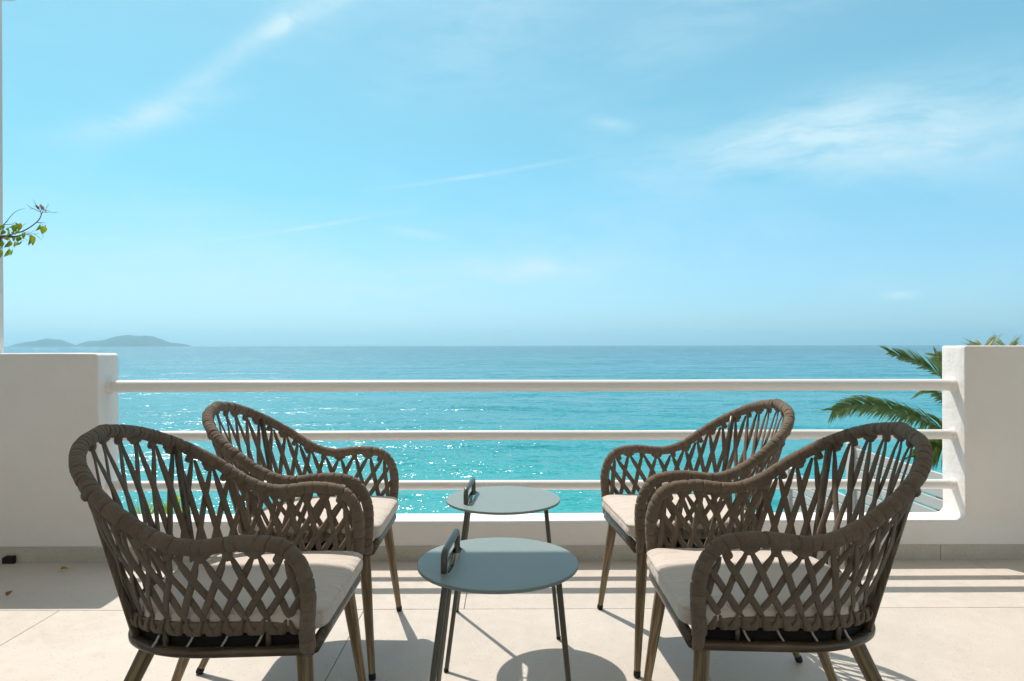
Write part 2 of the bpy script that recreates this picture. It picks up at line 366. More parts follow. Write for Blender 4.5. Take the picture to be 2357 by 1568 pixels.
# garden strip and slope behind the parapet, down to the beach
def strip(name, prof, mat, label, x0=-40, x1=40):
    V = []; F = []; cols = 40
    for i in range(cols+1):
        x = x0+(x1-x0)*i/cols
        for (y, z) in prof: V.append((x, y, z+.12*noise.noise(Vector((x*.6, y*.7, 3)))))
    m = len(prof)
    for i in range(cols):
        for j in range(m-1): F.append((i*m+j, (i+1)*m+j, (i+1)*m+j+1, i*m+j+1))
    return tag(mesh(name, V, F, mat), label, kind='structure')
strip('garden_slope', [(3.40, -.42), (4.1, -.50), (4.4, -3.4), (8, -4.0), (12, -4.6), (14, -8.5), (18, -9.8), (22, -10.7)], M['soil'], 'planted earth slope falling away behind the low wall')
strip('beach', [(20, -10.2), (26, -10.7), (32, -11.4)], M['sand'], 'pebble beach at the foot of the slope', -300, 300)

# ------------------------------------------------------------------ floor of tiles
base = MB(); base.box((-3.9, -3.6, -.25), (6.2, 3.39, -.009))
floor = tag(base.build('floor', M['joint'], smooth=False), 'pale beige terrazzo tiled terrace floor', kind='structure')
GAP = .0012; TW, TH = 1.2075, .6
tile_meshes = {}
rows_y = [(2.614+.0, 3.192, -.18), (2.014, 2.612, -.577)]
yy = 2.012; off = [-.974, -.18, -.577]
k = 0
while yy > -3.5: rows_y.append((max(yy-.598, -3.55), yy, off[k % 3])); yy -= .6; k += 1
for (y0, y1, x0) in rows_y:
    x = x0 - TW*3
    while x < 6.1:
        a, b_ = max(x+GAP, -3.88), min(x+TW-GAP, 6.18)
        if b_ - a > .05:
            key = (round(b_-a, 4), round(y1-y0, 4))
            if key not in tile_meshes:
                m_ = MB(); wx, wy = (b_-a)/2, (y1-y0)/2-.0004; c = .0013
                V = []
                for (z, q) in ((-.009, 0), (-c, 0), (0, c)):
                    V += [(-wx+q, -wy+q, z), (wx-q, -wy+q, z), (wx-q, wy-q, z), (-wx+q, wy-q, z)]
                F = [(8, 9, 10, 11)] + [(r*4+i, r*4+(i+1) % 4, r*4+4+(i+1) % 4, r*4+4+i) for r in range(2) for i in range(4)]
                m_.add(V, F); o = m_.build('tile', M['tile'], floor, smooth=False); tile_meshes[key] = o.data
            else:
                o = bpy.data.objects.new('tile', tile_meshes[key]); COL.objects.link(o); o.parent = floor
            o.location = ((a+b_)/2, (y0+y1)/2, random.uniform(-.0004, .0003))
        x += TW

# ------------------------------------------------------------------ parapet wall with its opening
Y1, Y2 = 3.200, 3.373
ZL, ZR, ZS = 1.012, 1.043, .186
XL, XR = -2.004, 2.236
def fillet(cx, cz, r, a0, a1, n=6): return [(cx+r*math.cos(math.radians(a0+(a1-a0)*i/n)), cz+r*math.sin(math.radians(a0+(a1-a0)*i/n))) for i in range(n+1)]
rt, rb = .018, .036
outline = [(-3.9, -.42), (6.2, -.42)] + [(6.2, ZR)]
outline += [(x, ZR) for x in (5, 4, 3.2, 2.7)]
outline += fillet(XR+rt*.6, ZR-rt*.6, rt*.6, 90, 180) + [(XR, z) for z in (.8, .6, .4)]
outline += fillet(XR-rb, ZS+rb, rb, 0, -90) + [(x, ZS) for x in (1.8, 1.2, .6, 0, -.6, -1.2, -1.7)]
outline += fillet(XL+.03, ZS+.03, .03, 270, 180) + [(XL, z) for z in (.4, .6, .8)]
outline += fillet(XL-rt, ZL-rt, rt, 0, 90) + [(x, ZL) for x in (-2.2, -2.4, -2.7, -3.1)] + [(-3.9, ZL)]
def wob(x, z, s): return .0035*noise.noise(Vector((x*2.3, z*2.3, s))) + .0016*noise.noise(Vector((x*9, z*9, s+4)))
V = []; F = []; N = len(outline)
lay = [(Y1+.014, -.0), (Y1+.004, .0), (Y1, .0), ]
def inset_ring(y, d):
    R = []
    for i, (x, z) in enumerate(outline):
        a = Vector((*outline[i-1], 0)); b = Vector((*outline[(i+1) % N], 0)); t = (b-a).normalized(); nrm = Vector((t.y, -t.x))   # outward for CCW
        ww = wob(x, z, y*.7) if -.3 < z else 0
        R.append((x - nrm.x*(d)+ww, y, z - nrm.y*(d)+ww))
    return R
rings = [inset_ring(Y1, .006), inset_ring(Y1+.002, .0015), inset_ring(Y1+.007, 0), inset_ring((Y1+Y2)/2-.03, -.001), inset_ring((Y1+Y2)/2+.03, .001), inset_ring(Y2-.007, 0), inset_ring(Y2-.002, .0015), inset_ring(Y2, .006)]
for R in rings: V += R
for r in range(len(rings)-1):
    for i in range(N): j = (i+1) % N; F.append((r*N+i, (r+1)*N+i, (r+1)*N+j, r*N+j))
F.append(tuple(range(N))); F.append(tuple(reversed(range((len(rings)-1)*N, len(rings)*N))))
wall = mesh('parapet_wall', V, F, M['plaster'], smooth=True, sharp=50)
tag(wall, 'white plastered parapet wall with a wide railed opening onto the sea', 'wall')
# skirting stones
x = -3.88; edges = [-3.88, -2.72, -1.51, -.30, .90, 2.105, 3.31, 4.52, 5.7, 6.15]
for a, b_ in zip(edges, edges[1:]):
    if a < -2.02: a2 = a
    m_ = MB(); m_.box((a+.001, Y1-.010, -.009), (b_-.001, Y1+.006, .072)); o = m_.build('skirting_stone', M['skirting'], wall, smooth=False); bevel(o, .0016, 1)
m_ = MB(); m_.box((-3.88, Y1-.004, .074), (XL-.0, Y1+.004, .082))
o = m_.build('skirting_bead', M['plaster'], wall, smooth=False); bevel(o, .003, 2)
# rails
RY = 3.286
rl = empty('railing', (0, RY, .2))
tag(rl, 'white railing of three thick horizontal pipes across the opening in the wall', 'railing')
for z, r in ((.8475, .0288), (.5985, .0245), (.349, .0238)):
    m_ = MB(); pts = []; rr = []
    for i in range(61):
        x = XL-.03+(XR-XL+.06)*i/60; e = min(x-XL, XR-x)
        pts.append((x, .0015*noise.noise(Vector((x, z, 0))), z-.2+.0015*noise.noise(Vector((x, z, 9))))); rr.append(r*(1+.03*math.exp(-max(e, 0)/.03)))
    m_.tube(pts, rr, 24); m_.build('rail', M['rail_paint'], rl)
    for sx, xx in ((-1, XR), (1, XL)):
        m_ = MB(); m_.tube([(xx-sx*.004, 0, z-.2), (xx+sx*.004, 0, z-.2), (xx+sx*.012, 0, z-.2), (xx+sx*.022, 0, z-.2)], [r*1.42, r*1.30, r*1.12, r*1.01], 20)
        m_.build('plaster_collar', M['plaster'], rl)
# column, ceiling slab and back wall of the house the terrace belongs to
house = empty('house', (0, 0, 0))
tag(house, 'white house whose slim column rises from the wall at the left edge', 'house')
xc = D(11, 800, Y2-.02).x
m_ = MB(); V = []; 
for i in range(13):
    z = ZL-.004 + (2.86-ZL)*i/12; q = .003*noise.noise(Vector((0, z*2, 1)))
    xr = xc + (D(8, 20, Y2-.02).x-xc)*(z-ZL)/1.68 + q
    V += [(xc-.32, Y1+.02, z), (xr, Y1+.02, z), (xr, Y2-.02, z), (xc-.32, Y2-.02, z)]
m_.add(V, [(r*4+i, r*4+(i+1) % 4, r*4+4+(i+1) % 4, r*4+4+i) for r in range(12) for i in range(4)])
o = m_.build('column', M['plaster'], house, smooth=False); bevel(o, .012, 3)
m_ = MB(); m_.box((-4.2, -2.1, 2.8), (6.4, 3.05, 3.0)); bevel(m_.build('ceiling_slab', M['interior'], house, smooth=False), .01, 2)  # unseen rear edge cut short so the back wall bounces sun as fill
m_ = MB(); m_.box((-4.2, 3.052, 2.84), (xc+.02, 3.40, 3.05)); bevel(m_.build('corner_beam', M['plaster'], house, smooth=False), .01, 2)
m_ = MB(); m_.box((-4.2, -3.9, -.2), (-.6, -3.6, 3.3)); m_.box((1.4, -3.9, -.2), (6.4, -3.6, 3.3)); m_.box((-.6, -3.9, 2.2), (1.4, -3.6, 3.3)); m_.build('back_wall', M['interior'], house, smooth=False)
m_ = MB(); m_.box((-.6, -3.78, -.009), (1.4, -3.74, 2.2)); m_.build('glass_door', M['glass'], house, smooth=False)
m_ = MB(); m_.box((-4.2, -3.598, -.2), (-3.92, -.76, 2.8)); m_.box((-4.2, -.76, -.2), (-3.92, 3.19, 1.0)); m_.box((-4.2, 2.6, 1.0), (-3.92, 3.19, 2.798)); m_.build('side_wall', M['interior'], house, smooth=False)

# ------------------------------------------------------------------ chair
RIM = [(.2684, .2056, .4019), (.2622, .2395, .4233), (.2654, .2528, .5413), (.2251, .2616, .6169), (.1389, .2709, .6340), (.0236, .2724, .6252), (-.0624, .2698, .6512), (-.1562, .2618, .7130), (-.2421, .2105, .7730), (-.2981, .1197, .8160), (-.3199, 0, .8363)]
RIM = [(.262, .226, .388)] + RIM[1:]
half = catmull(RIM, 12)
rim = Path(half + [Vector((p.x, -p.y, p.z)) for p in reversed(half[:-1])])
def uline(xF, wf, xB, wd, rx, ry, z, n=14):
    P = [Vector((xF, wf, z))] + [Vector((xF+(xB+rx-xF)*t, wf+(wd-wf)*t, z)) for t in (.2, .4, .6, .8)]
    P += [Vector((xB+rx-rx*math.sin(math.pi/2*k/n), wd-ry+ry*math.cos(math.pi/2*k/n), z)) for k in range(n+1)] + [Vector((xB, 0, z))]
    return Path(P + [Vector((p.x, -p.y, p.z)) for p in reversed(P[:-1])])
ZF, ZRL = .3795, .4320
frame = uline(.2687, .2056, -.1887, .2167, .2137, .1523, ZF)
rail = uline(.2686, .2053, -.2013, .2140, .2233, .1601, ZRL)
rad_rim = .0152
def frame_at(path, s):
    t = path.tan(s); up = Vector((0, 0, 1))
    return t
def make_chair(seed):
    root = empty('armchair')
    rnd = random.Random(seed)
    # core tube and the strap wound round it turn by turn
    m_ = MB(); m_.tube([rim.at(rim.L*i/150) for i in range(151)], rad_rim*.90, 12); m_.build('rim_tube', M['strap'], root)
    s = .030; wraps = []
    while s < rim.L-.02:
        c = min(s, rim.L-s)
        wd = rnd.uniform(.019, .029) if c < .72 else rnd.uniform(.0115, .0190)
        wraps.append((s, wd)); s += wd*rnd.uniform(.88, .96)
    for idx, (s, wd) in enumerate(wraps):
        c0 = rim.at(s+wd/2); t = rim.tan(s+wd/2)
        lean = rnd.uniform(.14, .42)*(1 if s < rim.L/2 else -1)
        x = Vector((0, 0, 1)); x = (x-t*x.dot(t)).normalized() if abs(t.z) < .95 else (Vector((1, 0, 0))-t*t.x).normalized(); y = t.cross(x)
        ph = rnd.uniform(0, 6.28) if rnd.random() < .25 else rnd.uniform(1.0, 2.0); nseg = 14; V = []; F = []
        hi = (1.10 if c < .72 else 1.14)+rnd.uniform(0, .06)
        cols = [(-.50, .93, 0), (-.46, 1.05, 0), (-.25, 1.12, 0), (.30, hi, 0), (.45, hi-.03, 0), (.50, .93, 0)]
        thick = rnd.uniform(.985, 1.03)
        for (u, rr, _) in cols:
            for k in range(nseg):
                a = 2*math.pi*k/nseg; sh = wd*u + lean*rad_rim*math.cos(a-ph)
                cc = rim.at(s+wd/2+sh); r = rad_rim*rr*thick*(1+.012*math.sin(3*a+idx))
                V.append(cc + (x*math.cos(a)+y*math.sin(a))*r)
        nc = len(cols)
        for i in range(nc-1):
            for k in range(nseg): F.append((i*nseg+k, i*nseg+(k+1) % nseg, (i+1)*nseg+(k+1) % nseg, (i+1)*nseg+k))
        mesh('rim_wrap', V, F, M['strap'], root, sharp=None)
    # lattice
    t0 = .252; ts = (rim.L-2*t0)/26
    def top_s(i):
        if i == -2: return .150
        if i == -1: return .200
        if i == 27: return rim.L-.200
        if i == 28: return rim.L-.150
        return t0+ts*i
    def bot_s(j):
        jj = j if j <= 13.5 else 27-j
        v = .056 + .0470*jj - .00052*jj*jj; mid = .056+.0470*13.5-.00052*182.25
        v = v*(rail.L/2)/mid if jj > 0 else max(.022, .056+.04*jj)
        return v if j <= 13.5 else rail.L - v
    def outward(p):
        v = Vector((p.x+.02, p.y, 0)); 
        if p.x > .02: v = Vector((0, p.y, 0))
        return v.normalized()
    def strap(i, j, sign):
        a = rim.at(top_s(i)); b = rail.at(bot_s(j)); oa, ob = outward(a), outward(b)
        ta = rim.tan(top_s(i))
        start = a + Vector((0, 0, -1))*(rad_rim*.85+.012) if 0 <= i <= 26 else a + (b-a).normalized()*rad_rim*.5
        if 0 <= i <= 26: start = start + ta*.0045*(1 if j > i else -1)
        end = b + Vector((0, 0, .015)) + ob*.001
        end = end + rail.tan(bot_s(j))*(.0045*(1 if j > i else -1))
        nn = 12; V = []; F = []; L = (end-start).length; tv = (end-start).normalized()
        tw = rnd.uniform(-.22, .22)
        for k in range(nn+1):
            t = k/nn; p = start.lerp(end, t); o_ = (oa.lerp(ob, t)).normalized()
            nrm = (o_-tv*o_.dot(tv)).normalized(); side = tv.cross(nrm).normalized()
            ang = tw*math.sin(math.pi*t); side, nrm = side*math.cos(ang)+nrm*math.sin(ang), nrm*math.cos(ang)-side*math.sin(ang)
            wdt = .0083*min(1, .50+2.7*t)*min(1, .55+3.0*(1-t))
            off = sign*.0026*math.cos(t*math.pi*3) * (1 if 0 < t < 1 else 0)
            c = p+nrm*off; th = .0017
            V += [c-side*wdt, c-side*wdt*.55+nrm*th, c+side*wdt*.55+nrm*th, c+side*wdt, c+side*wdt*.55-nrm*th, c-side*wdt*.55-nrm*th]
        for k in range(nn):
            for q in range(6): F.append((k*6+q, k*6+(q+1) % 6, k*6+6+(q+1) % 6, k*6+6+q))
        mesh('strap', V, F, M['strap'], root)
    used_b = set()
    for i in range(-2, 29):
        for dj, sg in ((-1, 1), (2, -1)):
            j = i+dj
            if not (-1 <= j <= 28): continue
            if i in (-2, -1) and dj == -1: continue
            if i in (27, 28) and dj == 2: continue
            strap(i, j, sg); used_b.add((j, sg))
    # knots where the straps leave the rim: alternately a tight loop and a wide scoop
    for i in range(27):
        s = top_s(i)+rnd.uniform(-.003, .003); a = rim.at(s); t = rim.tan(s); o_ = outward(a)
        dn = Vector((0, 0, -1)); dn = (dn-t*dn.dot(t)).normalized(); sd = t.cross(dn).normalized()
        wide = i % 2 == 1
        w0, w1, hgt = (.0225, .0110, .0205) if wide else (.0112, .0105, .0225)
        V = []; F = []; ns = 12
        for (h, wx, dp) in ((-.2, .9, .55), (.12, 1.0, .95), (.5, .93, 1.08), (.85, .62 if wide else .95, .80), (1.0, .40 if wide else .80, .42)):
            wq = w0*wx if h < .6 else w1*max(wx, .8)+(w0-w1)*.25*(1-h)
            for k in range(ns):
                an = 2*math.pi*k/ns; ca, sa = math.cos(an), math.sin(an)
                V.append(a + dn*(rad_rim*.85+h*hgt*(1-.12*ca*ca)) + t*(wq*math.copysign(abs(ca)**.75, ca)) + sd*(.0082*dp*math.copysign(abs(sa)**.75, sa)))
        for r in range(4):
            for k in range(ns): F.append((r*ns+k, r*ns+(k+1) % ns, (r+1)*ns+(k+1) % ns, (r+1)*ns+k))
        F.append(tuple((4*ns+k) for k in range(ns)))
        mesh('knot', V, F, M['strap'], root)
    # loops round the lower rail, one at the foot of every strap
    def ring_loop(s, wd, leanv):
        b = rail.at(s); t = rail.tan(s); o_ = Vector((0, 0, 1)).cross(t).normalized(); V = []; F = []; ns = 14
        if o_.dot(outward(b)) < 0: o_ = -o_
        for (u, rr) in ((-1, .84), (-.8, 1.0), (0, 1.08), (.8, 1.0), (1, .84)):
            for k in range(ns):
                a = 2*math.pi*k/ns; zc = math.cos(a); 
                wz = wd*(.68-.40*zc)           # narrow at the top, flared below
                V.append(rail.at(s+u*wz+leanv*zc*.006) + Vector((0, 0, 1))*(.0180*rr*zc) + o_*(.0112*rr*math.sin(a)))
        for i in range(4):
            for k in range(ns): F.append((i*ns+k, i*ns+(k+1) % ns, (i+1)*ns+(k+1) % ns, (i+1)*ns+k))
        mesh('rail_loop', V, F, M['strap'], root)
    for j in range(-1, 29):
        s = bot_s(j); gap = (bot_s(min(j+1, 28))-bot_s(max(j-1, -1)))/2
        for q in (-1, 1): ring_loop(s+q*gap*.25+rnd.uniform(-.001, .001), gap*.255, -q)
    # lower rail bar, seat frame, seat pan
    def bar(path, hw, hh, name, mat, s0=0, n=70, rnd_n=12):
        V = []; F = []; P = [path.at(path.L*i/n) for i in range(n+1)]
        for i, p in enumerate(P):
            t = path.tan(path.L*i/n); o_ = Vector((0, 0, 1)).cross(t).normalized()
            for k in range(rnd_n):
                a = 2*math.pi*k/rnd_n; ca, sa = math.cos(a), math.sin(a)
                V.append(p + o_*hw*math.copysign(abs(ca)**.6, ca) + Vector((0, 0, 1))*hh*math.copysign(abs(sa)**.6, sa))
        for i in range(n):
            for k in range(rnd_n): F.append((i*rnd_n+k, i*rnd_n+(k+1) % rnd_n, (i+1)*rnd_n+(k+1) % rnd_n, (i+1)*rnd_n+k))
        F.append(tuple(reversed(range(rnd_n)))); F.append(tuple(n*rnd_n+k for k in range(rnd_n)))
        return mesh(name, V, F, mat, root)
    bar(rail, .0065, .0125, 'lower_rail', M['rachis_wood'])
    bar(frame, .0125, .0100, 'seat_frame', M['frame'])
    m_ = MB(); m_.tube([(.2705, y, ZF+.009) for y in (-.206, -.1, 0, .1, .206)], [(.0175, .0115)]*5, 12); m_.build('front_bar', M['frame'], root)
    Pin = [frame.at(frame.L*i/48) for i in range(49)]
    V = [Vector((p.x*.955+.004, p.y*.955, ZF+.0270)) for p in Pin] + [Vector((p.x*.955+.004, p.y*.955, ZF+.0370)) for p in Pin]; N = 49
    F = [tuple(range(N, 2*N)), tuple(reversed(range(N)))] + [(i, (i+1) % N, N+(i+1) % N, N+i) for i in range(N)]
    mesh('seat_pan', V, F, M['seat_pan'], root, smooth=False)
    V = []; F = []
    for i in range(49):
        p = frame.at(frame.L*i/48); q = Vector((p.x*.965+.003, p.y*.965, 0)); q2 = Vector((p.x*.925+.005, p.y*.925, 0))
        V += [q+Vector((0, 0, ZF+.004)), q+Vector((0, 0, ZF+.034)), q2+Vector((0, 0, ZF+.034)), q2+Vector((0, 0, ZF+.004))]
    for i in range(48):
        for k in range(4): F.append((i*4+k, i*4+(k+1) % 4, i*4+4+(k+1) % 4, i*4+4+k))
    mesh('shade_skirt', V, F, M['seat_pan'], root, smooth=False)  # dark skirt added to stand in for the shade under the seat
    # short struts between frame and lower rail, thin cream strips standing in for light glints under the cushion
    for s in (.10, .33, .60, rail.L-.60+.0, rail.L-.33, rail.L-.10):
        a = rail.at(s); b = frame.at(s/rail.L*frame.L); m_ = MB(); m_.tube([b.lerp(a, .1), b.lerp(a, .9)], .0065, 8); m_.build('strut', M['frame'], root)
    for x in (.150, .075, .0, -.075):
        wy = .2085 + .004
        for sy in (-1, 1):
            m_ = MB(); m_.tube([(x+.006, sy*(wy-.002), ZF+.036), (x+.001, sy*(wy+.0005), ZF+.024), (x-.006, sy*(wy+.003), ZF+.0125)], [(.0026, .0040)]*3, 6); m_.build('glint_strip', M['glint_strip'], root)
    # rear posts
    for sy in (-1, 1):
        m_ = MB(); a = Vector((-.150, sy*.148, ZF)); b = Vector((-.236, sy*.204, .768))
        m_.tube([a.lerp(b, k/6) for k in range(7)], [(.0098, .0098)]*7, 14); m_.build('rear_post', M['post'], root)
    # legs with rubber feet; each built along its own z so that the grain follows it
    for (fx, fy, tx, ty) in ((.2836, .2693, .2440, .1975), (-.281, .2198, -.1180, .145)):
        for sy in (-1, 1):
            a = Vector((tx, ty*sy, ZF-.004)); b = Vector((fx, fy*sy, .0)); d = (b-a); L = d.length
            m_ = MB(); q = [0, .03, .25, .5, .75, 1.0]
            m_.tube([(0, 0, -t*(L-.014)) for t in q], [.0175, .0183, .0172, .0148, .0125, .0102], 18)
            lg = m_.build('leg', M['leg'], root, sharp=60); lg.location = a; lg.rotation_euler = d.to_track_quat('-Z', 'Y').to_euler()
            m_ = MB(); m_.tube([(0, 0, -(L-.020)), (0, 0, -(L-.016)), (0, 0, -(L-.004)), (0, 0, -(L-.001))], [.0106, .0118, .0114, .0095], 14)
            m_.build('rubber_foot', M['black'], lg)
    # cushion
    prof = []
    def outl(k):                                                     # k scales the outline about the centre
        P = []; xF, xB, wF, wB = .293, -.168, .214, .205
        for (cx, cy, r, a0) in ((xF-.040, -wF+.040, .040, -90), (xF-.040, wF-.040, .040, 0), (xB+.13, wB-.13, .13, 90), (xB+.13, -wB+.13, .13, 180)):
            for i in range(9): a = math.radians(a0+90*i/8); P.append(Vector((cx+r*math.cos(a), cy+r*math.sin(a), 0)))
        Q = []
        for i, p in enumerate(P):
            q = P[(i+1) % len(P)]; nsub = 8 if (q-p).length > .1 else 1
            Q += [p.lerp(q, t/nsub) for t in range(nsub)]
        return [Vector((.06+(p.x-.06)*k, p.y*k, 0)) for p in Q]
    V = []; R = 0
    for (k, z) in ((.93, .4200), (.975, .4212), (.997, .4260), (1.004, .4360), (1.002, .4470), (.995, .4570), (.990, .4606), (.9935, .4628), (.9895, .4650), (.981, .4655), (.965, .4682), (.90, .4715), (.78, .4735), (.6, .4750), (.4, .4757), (.2, .476), (.04, .476)):
        o_ = outl(k); n_ = len(o_); R += 1
        for p in o_:
            zz = z + .0025*noise.noise(Vector((p.x*9, p.y*9, 2))) - (.003*max(0, (p.x-.2)/.09) if z > .44 else 0)
            V.append(Vector((p.x, p.y, zz)))
    F = [tuple(reversed(range(n_)))] + [(r*n_+i, r*n_+(i+1) % n_, (r+1)*n_+(i+1) % n_, (r+1)*n_+i) for r in range(R-1) for i in range(n_)] + [tuple((R-1)*n_+i for i in range(n_))]
    cu = mesh('seat_cushion', V, F, M['cushion'], root)
    pp = outl(.9955); m_ = MB(); m_.tube([Vector((p.x, p.y, .4618 + .0025*noise.noise(Vector((p.x*9, p.y*9, 2)))-.003*max(0, (p.x-.2)/.09))) for p in pp], .0019, 6, closed=True)
    m_.build('piping', M['cushion'], cu)
    return root
M['rachis_wood'] = material('rail_brown', (.16, .12, .085), .5, .4)
def copy_tree(o, parent=None):
    c = o.copy(); COL.objects.link(c); c.parent = parent
    for ch in list(o.children): copy_tree(ch, c)
    return c
poses = [(-.7008, 1.6536, .011, 'shaded woven armchair nearest the camera on the left, facing the small tables'),
         (-.7159, 2.3284, .0096, 'sunlit woven armchair on the left nearer the railing, behind the front left one'),
         (.6800, 1.6700, 3.1307, 'shaded woven armchair nearest the camera on the right, with its back to the palm'),
         (.6644, 2.3647, 3.2215, 'sunlit woven armchair on the right nearer the railing, beyond the front right one')]
for i, (x, y, rz, lab) in enumerate(poses):
    o = make_chair(3+i)
    o.location = (x, y, 0); o.rotation_euler = (0, 0, rz)
    tag(o, lab, 'armchair', 'woven armchairs around the side tables')

# ------------------------------------------------------------------ side tables
def table_proto():
    root = empty('side_table'); R = .2035; ZT = .502; th = .0085
    # disc with a slot for the handle
    outer = [Vector((R*math.cos(2*math.pi*i/96), R*math.sin(2*math.pi*i/96), 0)) for i in range(96)]
    hx, hl = .0125, .104; cen = Vector((-.1180, .0105, 0)); ax = Vector((.016, .195, 0)).normalized(); bx = Vector((ax.y, -ax.x, 0)); slot = []
    for i in range(96):
        rel = outer[i]-cen; qx, qy = rel.dot(bx), rel.dot(ax); a = math.atan2(qy, qx)          # rays from the slot's centre
        ca, sa = math.cos(a), math.sin(a); lo, hi = 0, .2
        for _ in range(24):
            m = (lo+hi)/2; px, py = m*ca, m*sa; ins = (math.hypot(px, max(abs(py)-(hl-hx), 0)) < hx); lo, hi = (m, hi) if ins else (lo, m)
        slot.append(cen + bx*(lo*ca) + ax*(lo*sa))
    V = []; N = 96; e = .0012
    def ring(P, z, k=1.0, c=(0, 0)): return [Vector((c[0]+(p.x-c[0])*k, c[1]+(p.y-c[1])*k, z)) for p in P]
    rings = [ring(slot, ZT-th), ring(slot, ZT), ring(outer, ZT, 1-e/R), ring(outer, ZT-e), ring(outer, ZT-th+e), ring(outer, ZT-th, 1-e/R)]
    for r in rings: V += r
    F = [(r*N+i, r*N+(i+1) % N, ((r+1) % 6)*N+(i+1) % N, ((r+1) % 6)*N+i) for r in range(6) for i in range(N)]
    F = [tuple(reversed(f)) for f in F]
    mesh('tabletop', V, F, M['table_top'], root, sharp=30)
    m_ = MB(); zb, zt = ZT-.012, ZT+.047; A, B = Vector((-.1285, -.087, 0)), Vector((-.1125, .108, 0)); u_ = (B-A).normalized()
    P = [A+Vector((0, 0, zb)), A+Vector((0, 0, zt-.020))] + [A+u_*(.020-.020*math.cos(a))+Vector((0, 0, zt-.020+.020*math.sin(a))) for a in (.3, .6, .9, 1.2, 1.5)]
    P += [B-u_*(.020-.020*math.cos(a))+Vector((0, 0, zt-.020+.020*math.sin(a))) for a in (1.5, 1.2, .9, .6, .3)] + [B+Vector((0, 0, zt-.020)), B+Vector((0, 0, zb))]
    m_.tube(P, [(.0082, .0100)]*len(P), 14, up=Vector((1, 0, 0))); m_.build('handle', M['table_leg'], root)
    for (tx, ty, fx, fy) in ((-.122, -.105, -.182, -.237), (-.122, .105, -.186, .240), (.150, 0, .197, -.006)):
        a = Vector((tx, ty, ZT-th)); b = Vector((fx, fy, .002))
        m_ = MB(); m_.tube([a.lerp(b, t) for t in (0, .25, .5, .75, 1)], [.0078, .0078, .0076, .0074, .0072], 14); lg = m_.build('leg', M['table_leg'], root, sharp=60)
        m_ = MB(); m_.tube([b+Vector((0, 0, .008)), b+Vector((0, 0, -.001))], .0080, 12); m_.build('rubber_foot', M['black'], lg)
    # bracket under the top tying the legs
    m_ = MB(); m_.tube([(-.122, -.105, ZT-th-.004), (-.122, .105, ZT-th-.004)], .004, 8); m_.tube([(-.122, 0, ZT-th-.004), (.150, 0, ZT-th-.004)], .004, 8); m_.build('under_bracket', M['table_leg'], root)
    return root
tb = table_proto()
for i, (x, y, lab) in enumerate(((-.0285, 1.668, 'round grey green side table nearest the camera, its top half in shade'), (-.021, 2.350, 'round grey green side table fully in the sun, next to the railing'))):
    o = tb if i == 0 else copy_tree(tb)
    o.location = (x, y, 0); tag(o, lab, 'side table', 'round side tables between the armchairs')

# ------------------------------------------------------------------ drain box and fallen leaves
a = D(10.5, 1297, Y1-.012); b_ = D(37, 1281, Y1-.012)
m_ = MB(); x0, x1, h = a.x, b_.x, .036
m_.add([(x0, Y1-.030, 0), (x1, Y1-.030, 0), (x1, Y1-.0105, 0), (x0, Y1-.0105, 0), (x0, Y1-.030, h*.75), (x0+.014, Y1-.030, h), (x1, Y1-.030, h), (x1, Y1-.0105, h), (x0+.014, Y1-.0105, h), (x0, Y1-.0105, h*.75)],
       [(0, 1, 6, 5, 4), (1, 2, 7, 6), (3, 9, 8, 7, 2), (0, 4, 9, 3), (4, 5, 8, 9), (5, 6, 7, 8), (0, 3, 2, 1)])
o = m_.build('black_box', M['black'], smooth=False); bevel(o, .002, 2)
tag(o, 'small black plastic box on the floor against the skirting at far left', 'box')
def leaf_mesh(L, Wd, curl, fold, seed):
    """pointed leaf with a folded midrib, lying along +x"""
    V = []; F = []; n_ = 8; rnd = random.Random(seed); c1_ = rnd.uniform(.7, 1.3)
    for i in range(n_+1):
        t = i/n_; wd = Wd*math.sin(math.pi*min(1, t**.72))**.8*(1-.15*t) if 0 < t < 1 else .0006
        z = -curl*c1_*L*t*t
        for q in (-1, -.5, 0, .5, 1): V.append(Vector((t*L, q*wd, z + abs(q)*wd*fold + .03*L*math.sin(5*t+q)*abs(q))))
    for i in range(n_):
        for k in range(4): F.append((i*5+k, i*5+5+k, i*5+6+k, i*5+1+k))
    return V, F
for (px, py, sz, rz, tilt, lab) in ((139, 1312, .030, .4, .25, 'curled yellow fallen leaf on the floor close to the left wall'), (16, 1372, .028, 1.3, .75, 'small brown yellow fallen leaf on the floor at the left edge')):
    s_ = HCAM*1506/(py-795.5); V, F = leaf_mesh(sz, sz*.42, .35, .7, px)
    o = mesh('fallen_leaf', V, F, M['leaf_fallen']); o.location = (D(px, py, s_).x, s_, .008); o.rotation_euler = (.3, -tilt, rz)
    tag(o, lab, 'leaf', 'fallen leaves on the floor')

